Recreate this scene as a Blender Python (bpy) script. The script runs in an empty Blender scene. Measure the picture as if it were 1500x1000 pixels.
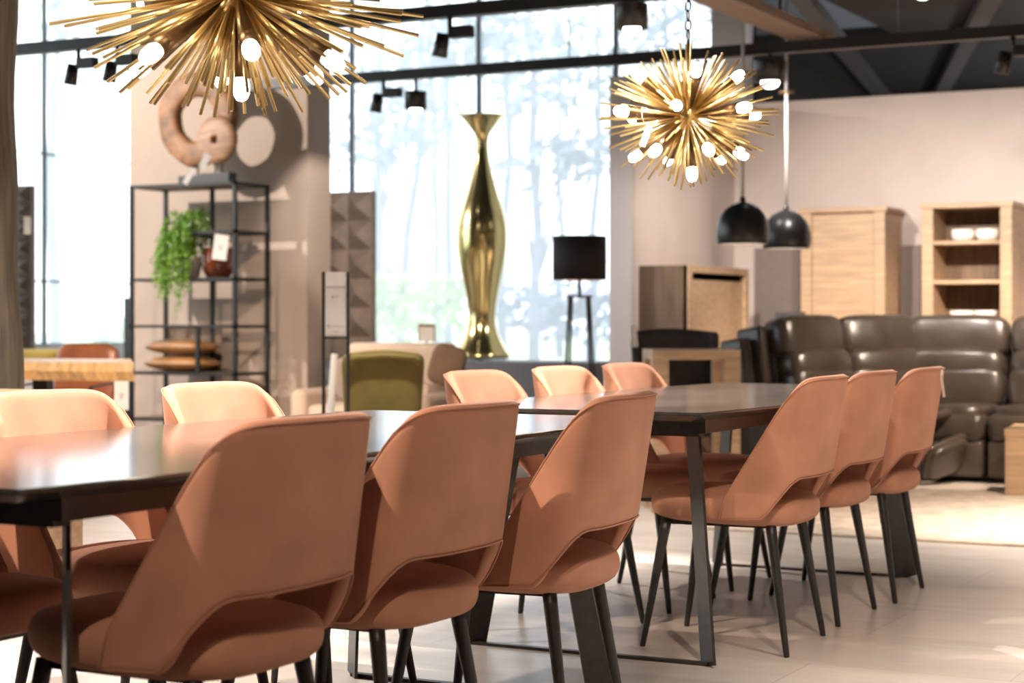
import bpy, bmesh, math, random
from mathutils import Vector, Matrix
random.seed(11)
PI = math.pi
SC = bpy.context.scene
COL = SC.collection

# ------------------------------------------------------------------ camera frame
F = 2709.0
YAW = math.radians(27.6)
SN, CS = math.sin(YAW), math.cos(YAW)
HC, HY = 1.04, 470.0

def _dir(x, y):
    u = (x - 750.0) / F
    return Vector((CS*u - SN, SN*u + CS, (HY - y) / F))
def atD(x, y, d):
    r = _dir(x, y) * d
    return Vector((r.x, r.y, r.z + HC))
def atY(x, y, Y):
    return atD(x, y, Y / _dir(x, y).y)
def atX(x, y, X):
    return atD(x, y, X / _dir(x, y).x)
def atZ(x, y, z):
    return atD(x, y, (z - HC) / _dir(x, y).z)

# ------------------------------------------------------------------ materials
MATS = {}
def new_mat(name):
    m = bpy.data.materials.new(name); m.use_nodes = True
    nt = m.node_tree; b = nt.nodes['Principled BSDF']
    MATS[name] = m
    return m, nt, b
def simple(name, col, rough=0.5, metal=0.0, noise=0.0, scale=20.0, bump=0.0, sheen=0.0, emit=None, stretch=None, spec=None, col2=None):
    m, nt, b = new_mat(name)
    b.inputs['Roughness'].default_value = rough
    b.inputs['Metallic'].default_value = metal
    if spec is not None: b.inputs['Specular IOR Level'].default_value = spec
    c4 = (*col, 1)
    b.inputs['Base Color'].default_value = c4
    if noise > 0 or bump > 0 or col2:
        tc = nt.nodes.new('ShaderNodeTexCoord')
        mp = nt.nodes.new('ShaderNodeMapping')
        if stretch: mp.inputs['Scale'].default_value = stretch
        nz = nt.nodes.new('ShaderNodeTexNoise'); nz.inputs['Scale'].default_value = scale
        nz.inputs['Detail'].default_value = 5
        nt.links.new(tc.outputs['Object'], mp.inputs['Vector'])
        nt.links.new(mp.outputs['Vector'], nz.inputs['Vector'])
        if noise > 0 or col2:
            rp = nt.nodes.new('ShaderNodeValToRGB')
            rp.color_ramp.elements[0].position = .3; rp.color_ramp.elements[1].position = .7
            if col2:
                rp.color_ramp.elements[0].color = (*col2, 1); rp.color_ramp.elements[1].color = c4
            else:
                rp.color_ramp.elements[0].color = (*[max(0, c*(1-noise)) for c in col], 1)
                rp.color_ramp.elements[1].color = (*[min(1, c*(1+noise)) for c in col], 1)
            nt.links.new(nz.outputs['Fac'], rp.inputs['Fac'])
            nt.links.new(rp.outputs['Color'], b.inputs['Base Color'])
        if bump > 0:
            bp = nt.nodes.new('ShaderNodeBump'); bp.inputs['Strength'].default_value = bump
            bp.inputs['Distance'].default_value = .01
            nt.links.new(nz.outputs['Fac'], bp.inputs['Height'])
            nt.links.new(bp.outputs['Normal'], b.inputs['Normal'])
    if sheen > 0:
        b.inputs['Sheen Weight'].default_value = sheen
        b.inputs['Sheen Roughness'].default_value = .4
        b.inputs['Sheen Tint'].default_value = (*[min(1, c*1.6 + .1) for c in col], 1)
    if emit:
        b.inputs['Emission Color'].default_value = (*emit[0], 1)
        b.inputs['Emission Strength'].default_value = emit[1]
    return m

VELVET = simple('terracotta velvet', (.445, .208, .128), .85, noise=.16, scale=6, bump=.08, sheen=.35)
PIPING = simple('terracotta velvet piping', (.43, .205, .13), .85, sheen=.3)
SHELFMETAL = simple('matt black shelf metal', (.007, .006, .006), .6, noise=.15, scale=60)
BLACKMETAL = simple('black powder coated metal', (.016, .014, .013), .42, noise=.15, scale=60)
TABLETOP = simple('dark stone laminate', (.060, .050, .044), .15, noise=.28, scale=6, stretch=(3, .6, 1))
TABLESTEEL = simple('raw dark steel', (.045, .038, .033), .38, metal=.35, noise=.2, scale=30)
GOLD = simple('satin brass', (.92, .68, .30), .32, metal=.78)
BRONZE = simple('bronze socket', (.17, .105, .055), .40, metal=.85)
VASEGOLD = simple('polished gold lacquer', (.74, .62, .30), .17, metal=1.0)
BULB = simple('lit bulb', (1, .95, .85), .3, emit=((1.0, .86, .66), 32))
LEDGLOW = simple('lit lamp lens', (1, .95, .9), .3, emit=((1.0, .93, .84), 6))
WALLBEIGE = simple('warm plaster', (.56, .475, .43), .9, noise=.05, scale=3, bump=.06)
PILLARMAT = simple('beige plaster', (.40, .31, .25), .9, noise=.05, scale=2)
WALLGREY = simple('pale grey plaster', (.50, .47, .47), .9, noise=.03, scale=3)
DARKCEIL = simple('dark ceiling sheet', (.027, .028, .032), .85, noise=.1, scale=4)
CEILSTRUT = simple('dark grey ceiling brace', (.085, .087, .095), .7)
BROWNBEAM = simple('brown timber beam', (.25, .17, .125), .6, noise=.2, scale=8, stretch=(6, .5, 6))
OAK = simple('light oak', (.42, .28, .17), .5, noise=.2, scale=5, stretch=(.7, 6, 7), bump=.03)
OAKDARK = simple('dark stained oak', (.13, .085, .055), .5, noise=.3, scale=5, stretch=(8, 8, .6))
OAKIN = simple('dark walnut back panel', (.15, .09, .05), .6, noise=.25, scale=5, stretch=(6, 6, .7))
SLABWOOD = simple('live edge slab wood', (.62, .36, .15), .42, noise=.3, scale=6, stretch=(7, 7, .8), bump=.1)
RINGWOOD = simple('carved teak root', (.23, .105, .043), .6, noise=.45, scale=11, bump=.5)
RINGTAN = simple('turned pale wood', (.29, .155, .08), .55, noise=.35, scale=9, stretch=(1, 1, 5), bump=.2)
LEATHER = simple('dark brown leather', (.046, .035, .027), .29, noise=.25, scale=6, bump=.6)
COGNAC = simple('cognac leather', (.27, .085, .034), .33, noise=.3, scale=5, bump=.15)
OLIVE = simple('olive velvet', (.115, .082, .012), .8, noise=.3, scale=5, sheen=.4)
CREAM = simple('cream linen', (.62, .49, .39), .9, noise=.06, scale=15)
SANDCUSH = simple('sand cushion fabric', (.21, .135, .088), .9, noise=.12, scale=10)
BRONZECUSH = simple('bronze satin cushion fabric', (.26, .125, .042), .40, noise=.4, scale=5, bump=.25)
DARKFABRIC = simple('charcoal fabric', (.040, .035, .034), .85, noise=.15, scale=14)
SHADEBLK = simple('black lamp shade fabric', (.020, .016, .016), .75)
SHADEIN = simple('copper shade lining', (.60, .30, .12), .4, metal=.6)
DOMEBLK = simple('satin black enamel', (.018, .018, .019), .32)
DOMEIN = simple('pale dome lining', (.75, .68, .6), .6)
WHITECARD = simple('white card', (.80, .77, .75), .7)
INK = simple('grey print', (.40, .36, .36), .8)
WHITEPAINT = simple('white lacquer', (.78, .74, .68), .5)
WHITECORD = simple('white cord', (.42, .41, .41), .6)
PORCELAIN = simple('white porcelain', (.86, .80, .72), .25)
PLINTHMAT = simple('blue grey lacquer', (.090, .095, .115), .5)
DIAMOND = simple('carved grey brown wood', (.18, .135, .105), .6, noise=.18, scale=8)
POSTMAT = simple('weathered grey wood', (.145, .115, .082), .85, noise=.45, scale=5, stretch=(6, 6, .5), bump=.6)
TAUPE = simple('taupe sheet', (.21, .165, .145), .8, noise=.05)
RUGMAT = simple('cream wool rug', (.60, .49, .39), 1.0, noise=.25, scale=9, bump=.6)
POTMAT = simple('grey pot', (.25, .22, .20), .6)
MULLION = simple('window frame metal', (.07, .09, .115), .5)
SILLMAT = simple('pale sill', (.60, .56, .53), .6)
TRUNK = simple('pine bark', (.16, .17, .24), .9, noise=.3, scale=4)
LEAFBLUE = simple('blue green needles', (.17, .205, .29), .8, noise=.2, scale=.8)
LEAFGREEN = simple('pale spring leaves', (.32, .42, .16), .8, noise=.2, scale=.8)
LAWN = simple('lawn', (.42, .50, .30), .95, noise=.2, scale=.5)
MUSTARD = simple('mustard fabric', (.30, .21, .04), .85)

def leaf_material():
    m, nt, b = new_mat('fresh green leaf')
    oi = nt.nodes.new('ShaderNodeNewGeometry')
    rp = nt.nodes.new('ShaderNodeValToRGB')
    rp.color_ramp.elements[0].color = (.07, .19, .012, 1); rp.color_ramp.elements[1].color = (.24, .44, .05, 1)
    nt.links.new(oi.outputs['Random Per Island'], rp.inputs['Fac'])
    nt.links.new(rp.outputs['Color'], b.inputs['Base Color'])
    b.inputs['Roughness'].default_value = .35
    return m
LEAF = leaf_material()

def glass_brown():
    m, nt, b = new_mat('brown glass')
    b.inputs['Base Color'].default_value = (.16, .035, .012, 1)
    b.inputs['Roughness'].default_value = .08
    b.inputs['Coat Weight'].default_value = .6
    b.inputs['Transmission Weight'].default_value = .25
    return m
BROWNGLASS = glass_brown()

def hazy_glass():
    # facade glazing with a milky veil: part of the outdoor light is scattered by the pane
    m = bpy.data.materials.new('hazy facade glass'); m.use_nodes = True
    nt = m.node_tree; nt.nodes.clear()
    out = nt.nodes.new('ShaderNodeOutputMaterial')
    tr = nt.nodes.new('ShaderNodeBsdfTransparent'); tr.inputs['Color'].default_value = (.93, .97, 1, 1)
    tl = nt.nodes.new('ShaderNodeBsdfTranslucent'); tl.inputs['Color'].default_value = (.84, .92, 1, 1)
    mx = nt.nodes.new('ShaderNodeMixShader'); mx.inputs['Fac'].default_value = .38
    gl = nt.nodes.new('ShaderNodeBsdfGlossy'); gl.inputs['Roughness'].default_value = .03
    fr = nt.nodes.new('ShaderNodeFresnel'); fr.inputs['IOR'].default_value = 1.25
    m2 = nt.nodes.new('ShaderNodeMixShader')
    nt.links.new(tr.outputs[0], mx.inputs[1]); nt.links.new(tl.outputs[0], mx.inputs[2])
    nt.links.new(fr.outputs[0], m2.inputs['Fac'])
    nt.links.new(mx.outputs[0], m2.inputs[1]); nt.links.new(gl.outputs[0], m2.inputs[2])
    nt.links.new(m2.outputs[0], out.inputs['Surface'])
    return m
HAZEGLASS = hazy_glass()

def floor_material():
    m, nt, b = new_mat('pale stone tile floor')
    tc = nt.nodes.new('ShaderNodeTexCoord')
    mp = nt.nodes.new('ShaderNodeMapping'); mp.inputs['Scale'].default_value = (1, 1, 1)
    br = nt.nodes.new('ShaderNodeTexBrick')
    br.inputs['Color1'].default_value = (.66, .585, .52, 1); br.inputs['Color2'].default_value = (.58, .51, .45, 1)
    br.inputs['Mortar'].default_value = (.48, .42, .37, 1)
    br.inputs['Scale'].default_value = 1.0; br.inputs['Mortar Size'].default_value = .003
    br.inputs['Brick Width'].default_value = 1.2; br.inputs['Row Height'].default_value = .6
    nz = nt.nodes.new('ShaderNodeTexNoise'); nz.inputs['Scale'].default_value = 2.2; nz.inputs['Detail'].default_value = 7
    nz.inputs['Distortion'].default_value = .8
    mp2 = nt.nodes.new('ShaderNodeMapping'); mp2.inputs['Scale'].default_value = (.6, 2.6, 1)
    rp = nt.nodes.new('ShaderNodeValToRGB')
    rp.color_ramp.elements[0].position = .35; rp.color_ramp.elements[0].color = (.84, .83, .82, 1)
    rp.color_ramp.elements[1].position = .65; rp.color_ramp.elements[1].color = (1, 1, 1, 1)
    mul = nt.nodes.new('ShaderNodeMix'); mul.data_type = 'RGBA'; mul.blend_type = 'MULTIPLY'; mul.inputs[0].default_value = 1
    nt.links.new(tc.outputs['Object'], mp.inputs['Vector']); nt.links.new(mp.outputs['Vector'], br.inputs['Vector'])
    nt.links.new(tc.outputs['Object'], mp2.inputs['Vector']); nt.links.new(mp2.outputs['Vector'], nz.inputs['Vector'])
    nt.links.new(nz.outputs['Fac'], rp.inputs['Fac'])
    nt.links.new(br.outputs['Color'], mul.inputs[6]); nt.links.new(rp.outputs['Color'], mul.inputs[7])
    nt.links.new(mul.outputs[2], b.inputs['Base Color'])
    b.inputs['Roughness'].default_value = .32
    return m
FLOORMAT = floor_material()

# ------------------------------------------------------------------ mesh helpers
def mesh_obj(name, bm, mat, parent=None, smooth=True, loc=None, rotz=None, subdiv=0, solid=0, recalc=True):
    if recalc: bmesh.ops.recalc_face_normals(bm, faces=bm.faces[:])
    me = bpy.data.meshes.new(name); bm.to_mesh(me); bm.free()
    for p in me.polygons: p.use_smooth = smooth
    for mm in (mat if isinstance(mat, (list, tuple)) else [mat]): me.materials.append(mm)
    o = bpy.data.objects.new(name, me); COL.objects.link(o)
    if parent: o.parent = parent
    if loc is not None: o.location = loc
    if rotz is not None: o.rotation_euler = (0, 0, rotz)
    if solid:
        md = o.modifiers.new('thickness', 'SOLIDIFY'); md.thickness = solid; md.offset = 0
    if subdiv:
        md = o.modifiers.new('smooth', 'SUBSURF'); md.levels = subdiv; md.render_levels = subdiv
    return o
def obj(name, bm, mat, parent=None, **k): return mesh_obj(name, bm, mat, parent, **k)
def tag(o, label, cat, group=None, kind=None):
    o['label'] = label; o['category'] = cat
    if group: o['group'] = group
    if kind: o['kind'] = kind
    return o
def thing(name, label, cat, loc=(0, 0, 0), rotz=0, group=None):
    o = bpy.data.objects.new(name, None); COL.objects.link(o)
    o.empty_display_size = .1
    o.location = loc; o.rotation_euler = (0, 0, rotz)
    return tag(o, label, cat, group)
def struct(name, bm, mat, smooth=False, parent=None):
    o = mesh_obj(name, bm, mat, parent, smooth=smooth)
    if parent is None: o['kind'] = 'structure'
    return o
def dup(root, loc, rotz, label=None, group=None):
    r = root.copy(); COL.objects.link(r); r.location = loc; r.rotation_euler = (0, 0, rotz)
    if label: r['label'] = label
    if group: r['group'] = group
    for ch in list(root.children):
        c = ch.copy(); COL.objects.link(c); c.parent = r
        for g in ch.children:
            d = g.copy(); COL.objects.link(d); d.parent = c
    return r

def B(): return bmesh.new()
def box(bm, lo, hi, bev=0.0, seg=2, M=None):
    lo, hi = Vector(lo), Vector(hi)
    c, s = (lo+hi)/2, hi-lo
    t = bmesh.new()
    bmesh.ops.create_cube(t, size=1, matrix=Matrix.Translation(c) @ Matrix.Diagonal((abs(s.x), abs(s.y), abs(s.z), 1)))
    if bev > 0:
        bmesh.ops.bevel(t, geom=t.edges[:], offset=bev, segments=seg, affect='EDGES', profile=.5, clamp_overlap=True)
    if M is not None: t.transform(M)
    me = bpy.data.meshes.new('tmp'); t.to_mesh(me); t.free(); bm.from_mesh(me); bpy.data.meshes.remove(me)
def ring_pts(c, ax, r, n, up=None):
    ax = ax.normalized()
    u = up if up is not None else (Vector((0, 0, 1)) if abs(ax.z) < .9 else Vector((1, 0, 0)))
    a = ax.cross(u).normalized(); b = ax.cross(a).normalized()
    return [c + (a*math.cos(2*PI*i/n) + b*math.sin(2*PI*i/n))*r for i in range(n)]
def tube(bm, pts, rads, n=10, cap=True, closed=False):
    pts = [Vector(p) for p in pts]
    if not isinstance(rads, (list, tuple)): rads = [rads]*len(pts)
    rings = []
    for i, p in enumerate(pts):
        if closed: ax = pts[(i+1) % len(pts)] - pts[i-1]
        else: ax = (pts[min(i+1, len(pts)-1)] - pts[max(i-1, 0)])
        rings.append([bm.verts.new(q) for q in ring_pts(p, ax, rads[i], n)])
    m = len(rings)
    for i in range(m if closed else m-1):
        a, b = rings[i], rings[(i+1) % m]
        for k in range(n): bm.faces.new((a[k], a[(k+1) % n], b[(k+1) % n], b[k]))
    if cap and not closed:
        bm.faces.new(rings[0][::-1]); bm.faces.new(rings[-1])
def bar(bm, a, b, w, h, wdir=None):
    """flat bar from a to b: w across wdir, h across the other"""
    a, b = Vector(a), Vector(b); ax = (b-a).normalized()
    wd = Vector(wdir) if wdir is not None else Vector((1, 0, 0))
    wd = (wd - ax*wd.dot(ax)).normalized(); hd = ax.cross(wd)
    vs = []
    for p in (a, b):
        for sw, sh in ((-1, -1), (1, -1), (1, 1), (-1, 1)):
            vs.append(bm.verts.new(p + wd*sw*w/2 + hd*sh*h/2))
    for q in ((0, 1, 2, 3), (4, 5, 6, 7), (0, 1, 5, 4), (1, 2, 6, 5), (2, 3, 7, 6), (3, 0, 4, 7)):
        bm.faces.new([vs[i] for i in q])
def lathe(bm, prof, n=32, M=None, cap=False):
    rings = []
    for r, z in prof:
        rings.append([bm.verts.new((r*math.cos(2*PI*i/n), r*math.sin(2*PI*i/n), z)) for i in range(n)])
    for a, b in zip(rings, rings[1:]):
        for k in range(n): bm.faces.new((a[k], a[(k+1) % n], b[(k+1) % n], b[k]))
    if cap: bm.faces.new(rings[0][::-1]); bm.faces.new(rings[-1])
    if M is not None: bmesh.ops.transform(bm, matrix=M, verts=[v for rr in rings for v in rr])
def loft(bm, rings, cap=True):
    R = [[bm.verts.new(p) for p in r] for r in rings]
    n = len(R[0])
    for a, b in zip(R, R[1:]):
        for k in range(n): bm.faces.new((a[k], a[(k+1) % n], b[(k+1) % n], b[k]))
    if cap: bm.faces.new(R[0][::-1]); bm.faces.new(R[-1])
def pillow(bm, w, d, h, M=None, e=.45, n=24, m=12, pinch=0.0):
    """superellipsoid cushion centred at origin"""
    def f(a, e): return math.copysign(abs(a)**e, a)
    rings = []
    for j in range(1, m):
        ph = -PI/2 + PI*j/m
        ring = []
        for i in range(n):
            th = 2*PI*i/n
            x = f(math.cos(ph), e if not pinch else .9)*f(math.cos(th), e)*w/2
            y = f(math.cos(ph), e if not pinch else .9)*f(math.sin(th), e)*d/2
            z = f(math.sin(ph), e if not pinch else 1.2)*h/2
            ring.append(Vector((x, y, z)))
        rings.append(ring)
    if M is not None: rings = [[M @ p for p in r] for r in rings]
    loft(bm, rings)
def TR(x, y, z, rz=0, rx=0, ry=0):
    return Matrix.Translation((x, y, z)) @ Matrix.Rotation(rz, 4, 'Z') @ Matrix.Rotation(ry, 4, 'Y') @ Matrix.Rotation(rx, 4, 'X')
def smooth01(t):
    t = max(0, min(1, t)); return t*t*(3-2*t)

# ------------------------------------------------------------------ camera + render look
cam = bpy.data.cameras.new('camera'); co = bpy.data.objects.new('camera', cam); COL.objects.link(co)
co.location = (0, 0, HC); co.rotation_euler = (PI/2, 0, YAW)
cam.sensor_width = 36; cam.lens = F/1500*36
cam.shift_y = -(500-HY)/1500
cam.dof.use_dof = True; cam.dof.focus_distance = 4.9; cam.dof.aperture_fstop = 3.6
cam.clip_end = 300
SC.camera = co
SC.view_settings.view_transform = 'Standard'; SC.view_settings.look = 'None'
SC.view_settings.exposure = 0.0; SC.view_settings.gamma = 1
SC.view_settings.use_curve_mapping = False
SC.cycles.use_denoising = True
SC.cycles.max_bounces = 8; SC.cycles.transparent_max_bounces = 12
SC.cycles.sample_clamp_indirect = 6

# ------------------------------------------------------------------ world
w = bpy.data.worlds.new('sky'); SC.world = w; w.use_nodes = True
nt = w.node_tree; bg = nt.nodes['Background']
bg.inputs['Color'].default_value = (.92, .96, 1.0, 1); bg.inputs['Strength'].default_value = 3.5

# ------------------------------------------------------------------ setting
GY = 14.5          # facade glazing plane
GX = -11.5         # left glazing plane
XR = 5.0           # right wall
YB = -3.0          # rear
bm = B(); box(bm, (GX-.1, YB, -.12), (XR+.1, 20.1, 0)); struct('floor', bm, FLOORMAT)
bm = B(); box(bm, (GX-.3, YB, 4.3), (-4.05, GY+.15, 4.42)); box(bm, (-5.36, GY+.1, 3.3), (-4.05, 20.1, 3.42)); box(bm, (-4.05, YB, 3.3), (XR+.1, 20.1, 3.42)); box(bm, (-4.08, YB, 3.3), (-4.02, 20.1, 4.35))
struct('ceiling', bm, DARKCEIL)
# facade glazing (far side): sill, mullions, panes
xl, xr = GX, -5.66
muls = [xl] + [xr-.91-1.34*k for k in range(4, -1, -1) if xr-.91-1.34*k > xl+.2] + [xr]
wf = B()
for i, x in enumerate(muls): box(wf, (x-.016, GY-.03, .5), (x+.016, GY+.03, 4.3))
box(wf, (xl, GY-.05, .44), (xr, GY+.05, .52)); box(wf, (xl, GY-.05, 4.22), (xr, GY+.05, 4.3))
win = struct('window_1', wf, MULLION)
for a, b in zip(muls, muls[1:]):
    pb = B(); pb.faces.new([pb.verts.new(p) for p in ((a, GY, .5), (b, GY, .5), (b, GY, 4.25), (a, GY, 4.25))])
    mesh_obj('pane', pb, HAZEGLASS, win, smooth=False)
bm = B(); box(bm, (xl, GY-.12, 0), (xr, GY+.12, .46)); struct('wall_far', bm, WALLGREY)
# left glazing
ys = [YB + 1.75*k for k in range(11) if YB+1.75*k < GY-.4] + [GY]
ys = [3.8, 5.55, 7.3, 9.05, 10.8, 12.86, GY]
wf = B()
for y in ys: box(wf, (GX-.02, y-.014, .8), (GX+.02, y+.014, 4.3))
for z in (.83, 1.40, 2.55, 4.25): box(wf, (GX-.012, 3.8, z-.008), (GX+.012, GY, z+.008))
win2 = struct('window_2', wf, MULLION)
for a, b in zip(ys, ys[1:]):
    pb = B(); pb.faces.new([pb.verts.new(p) for p in ((GX, a, .8), (GX, b, .8), (GX, b, 4.25), (GX, a, 4.25))])
    mesh_obj('pane', pb, HAZEGLASS, win2, smooth=False)
bm = B(); box(bm, (GX-.12, 3.8, 0), (GX+.12, GY, .82)); box(bm, (GX-.12, YB, 0), (GX+.12, 3.8, 4.3)); struct('wall_left', bm, SILLMAT)
# facade column right of the glazing, dark wall behind, side wall
bm = B(); box(bm, (-5.66, GY-.1, 0), (-5.36, GY+.1, 4.3)); struct('trim_1', bm, WALLGREY)
bm = B(); box(bm, (-5.36, 20, 0), (XR, 20.1, 4.4)); box(bm, (-5.4, GY+.1, 0), (-5.34, 20, 4.4)); struct('wall_back', bm, DARKCEIL)
bm = B(); box(bm, (GX, YB-.1, 0), (XR, YB, 4.3)); struct('wall_rear', bm, WALLBEIGE)
bm = B(); box(bm, (XR, YB, 0), (XR+.1, 20.1, 3.3)); struct('wall_right', bm, WALLBEIGE)
# free standing shop walls, 2.78 m high
WT = 2.78
bm = B(); box(bm, (-5.49, 12.0, 0), (-5.32, 14.17, WT)); struct('wall_partition', bm, WALLGREY)  # end faces away from the spots; its shade is put into the grey
bm = B(); box(bm, (-5.32, 14.0, 0), (XR, 14.17, WT)); struct('wall_showroom', bm, WALLBEIGE)
bm = B(); box(bm, (-5.319, 12.02, 0), (-5.305, 14.0, WT)); struct('trim_2', bm, WALLBEIGE)
# pillar on the left
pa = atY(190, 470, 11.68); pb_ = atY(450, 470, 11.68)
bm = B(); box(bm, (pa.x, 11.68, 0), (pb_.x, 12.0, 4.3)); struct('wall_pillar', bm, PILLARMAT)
# ceiling braces and beams on the right
bm = B()
for x0, y0, x1, y1 in ((-3.95, 11.4, -5.2, 17.9), (-2.2, 10.4, -4.7, 18.0), (-1.6, 11.4, -2.9, 17.9), (.6, 10.4, -2.2, 18.0)):
    bar(bm, (x0, y0, 3.24), (x1, y1, 3.24), .13, .08, (1, 0, 0))
struct('trim_3', bm, CEILSTRUT)
bm = B(); box(bm, (-3.80, 4.0, 2.785), (-3.58, 11.25, 2.84)); struct('trim_4', bm, BROWNBEAM)
bm = B()
for y in (5.5, 8.0, 10.5): tube(bm, [(-3.69, y, 2.83), (-3.69, y, 3.31)], .012, 8)
struct('trim_5', bm, BLACKMETAL)

# outdoor ground
bm = B(); box(bm, (-120, -10, -.35), (60, 160, -.15)); o = struct('ground', bm, LAWN)

# ------------------------------------------------------------------ outdoor trees
def crown_mesh(bm, blobs, dens, leaf):
    for c, r in blobs:
        c = Vector(c)
        for k in range(int(dens*r*r)):
            v = Vector((random.gauss(0, 1), random.gauss(0, 1), random.gauss(0, .7)))
            v = v.normalized() * r * (random.random()**.45); v.z *= .6
            p = c + v
            nrm = Vector((random.gauss(0, 1), random.gauss(0, 1), random.gauss(0, 1))).normalized()
            a = nrm.orthogonal().normalized()*leaf*random.uniform(.6, 1.3); b = nrm.cross(a).normalized()*leaf*random.uniform(.4, .8)
            bm.faces.new([bm.verts.new(q) for q in (p-a, p-b, p+a, p+b)])
def tree(px, d, lean, top, blobs, label, leafmat, branch=True, dens=60):
    base = atD(px, HY, d); base.z = -.15
    t = thing('pine_tree', label, 'tree', base, 0, 'trees outside the glazing')
    tp = atD(px+lean, HY, d); tp.z = top
    tb = B()
    pts = [Vector((0, 0, 0))]; n = 6
    for i in range(1, n+1):
        q = (tp-base)*(i/n) + Vector((random.uniform(-.12, .12), random.uniform(-.12, .12), 0)); pts.append(q)
    tube(tb, pts, [.14 - .012*i for i in range(n+1)], 8)
    bl = []
    for (bx, by, br) in blobs:
        c = atD(bx, by, d) - base; bl.append((c, br))
        k = max(1, min(n, int((c.z/(top+.15))*n)))
        s = pts[k-1].lerp(pts[k], .2)
        if (c-s).length > .4: tube(tb, [s, s.lerp(c, .5)+Vector((0, 0, .2)), c], [.055, .04, .02], 6)
    obj('trunk', tb, TRUNK, t)
    cb = B(); crown_mesh(cb, bl, dens, .17); obj('crown', cb, leafmat, t, smooth=False, recalc=False)
    return t
tree(548, 44, 10, 9.5, [(560, 190, 1.3), (590, 150, 1.1), (535, 230, 1.0), (600, 215, .9), (560, 100, 1.2)], 'blue green pine with a dense crown outside behind the patterned panel', LEAFBLUE)
tree(585, 46, 50, 10, [(640, 60, 1.1), (620, 110, .9)], 'thin leaning pine outside left of the gold vase', LEAFBLUE)
tree(655, 50, 6, 11, [(660, 90, 1.3), (690, 60, 1.2)], 'slim straight pine outside just left of the gold vase', LEAFBLUE)
tree(738, 47, 0, 10.5, [(745, 60, 1.4), (760, 120, 1.0), (735, 20, 1.3)], 'straight pine outside just right of the gold vase', LEAFBLUE)
tree(782, 40, -8, 9.5, [(830, 225, 1.1), (865, 210, .9), (760, 250, .8), (800, 150, 1.0), (850, 240, .9), (780, 95, 1.2)], 'wide armed pine outside between vase and floor lamp', LEAFBLUE)
tree(868, 52, 14, 11, [(880, 120, 1.1), (860, 90, 1.0)], 'slender pine outside behind the black floor lamp', LEAFBLUE)
tree(820, 60, 0, 12, [(820, 60, 1.4), (840, 30, 1.3)], 'distant pine outside above the floor lamp shade', LEAFBLUE)
tree(980, 50, 0, 12, [(985, 30, 1.5), (960, 60, 1.2)], 'pine outside behind the smaller gold chandelier', LEAFBLUE)
tree(640, 62, -10, 12, [(640, 160, 1.3), (620, 190, 1.1)], 'far pine outside between patterned panel and vase', LEAFBLUE)
tree(82, 40, 0, 9, [(70, 40, .8)], 'lone thin pine outside the side window', LEAFBLUE)
def bush(px, d, blobs, label, mt):
    base = atD(px, HY, d); base.z = -.15
    t = thing('shrub', label, 'shrub', base, 0, 'shrubs outside the glazing')
    cb = B(); crown_mesh(cb, [(atD(bx, by, d)-base, r) for bx, by, r in blobs], 90, .16)
    obj('foliage', cb, mt, t, smooth=False, recalc=False)
    sb = B(); tube(sb, [(0, 0, 0), (0, 0, .8)], [.06, .03], 6); obj('stem', sb, TRUNK, t)
bush(575, 34, [(560, 440, .8), (590, 425, .7), (600, 460, .8), (565, 480, .7)], 'round pale green shrub outside next to the patterned panel', LEAFGREEN)
bush(645, 38, [(630, 440, .8), (660, 430, .8), (650, 470, .8)], 'pale green shrub outside left of the gold vase', LEAFGREEN)
bush(505, 36, [(500, 450, .8), (530, 440, .8)], 'pale green shrub outside hidden by the patterned panel', LEAFGREEN)
bush(780, 44, [(760, 450, 1.0), (800, 440, 1.1), (780, 480, .9)], 'bluish shrub outside right of the gold vase', LEAFBLUE)
bush(860, 42, [(840, 450, 1.0), (880, 440, 1.0), (870, 480, .9)], 'bluish shrub outside behind the floor lamp legs', LEAFBLUE)
bush(150, 36, [(140, 485, .6), (165, 490, .6)], 'low shrub outside the side window', LEAFGREEN)

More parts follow.
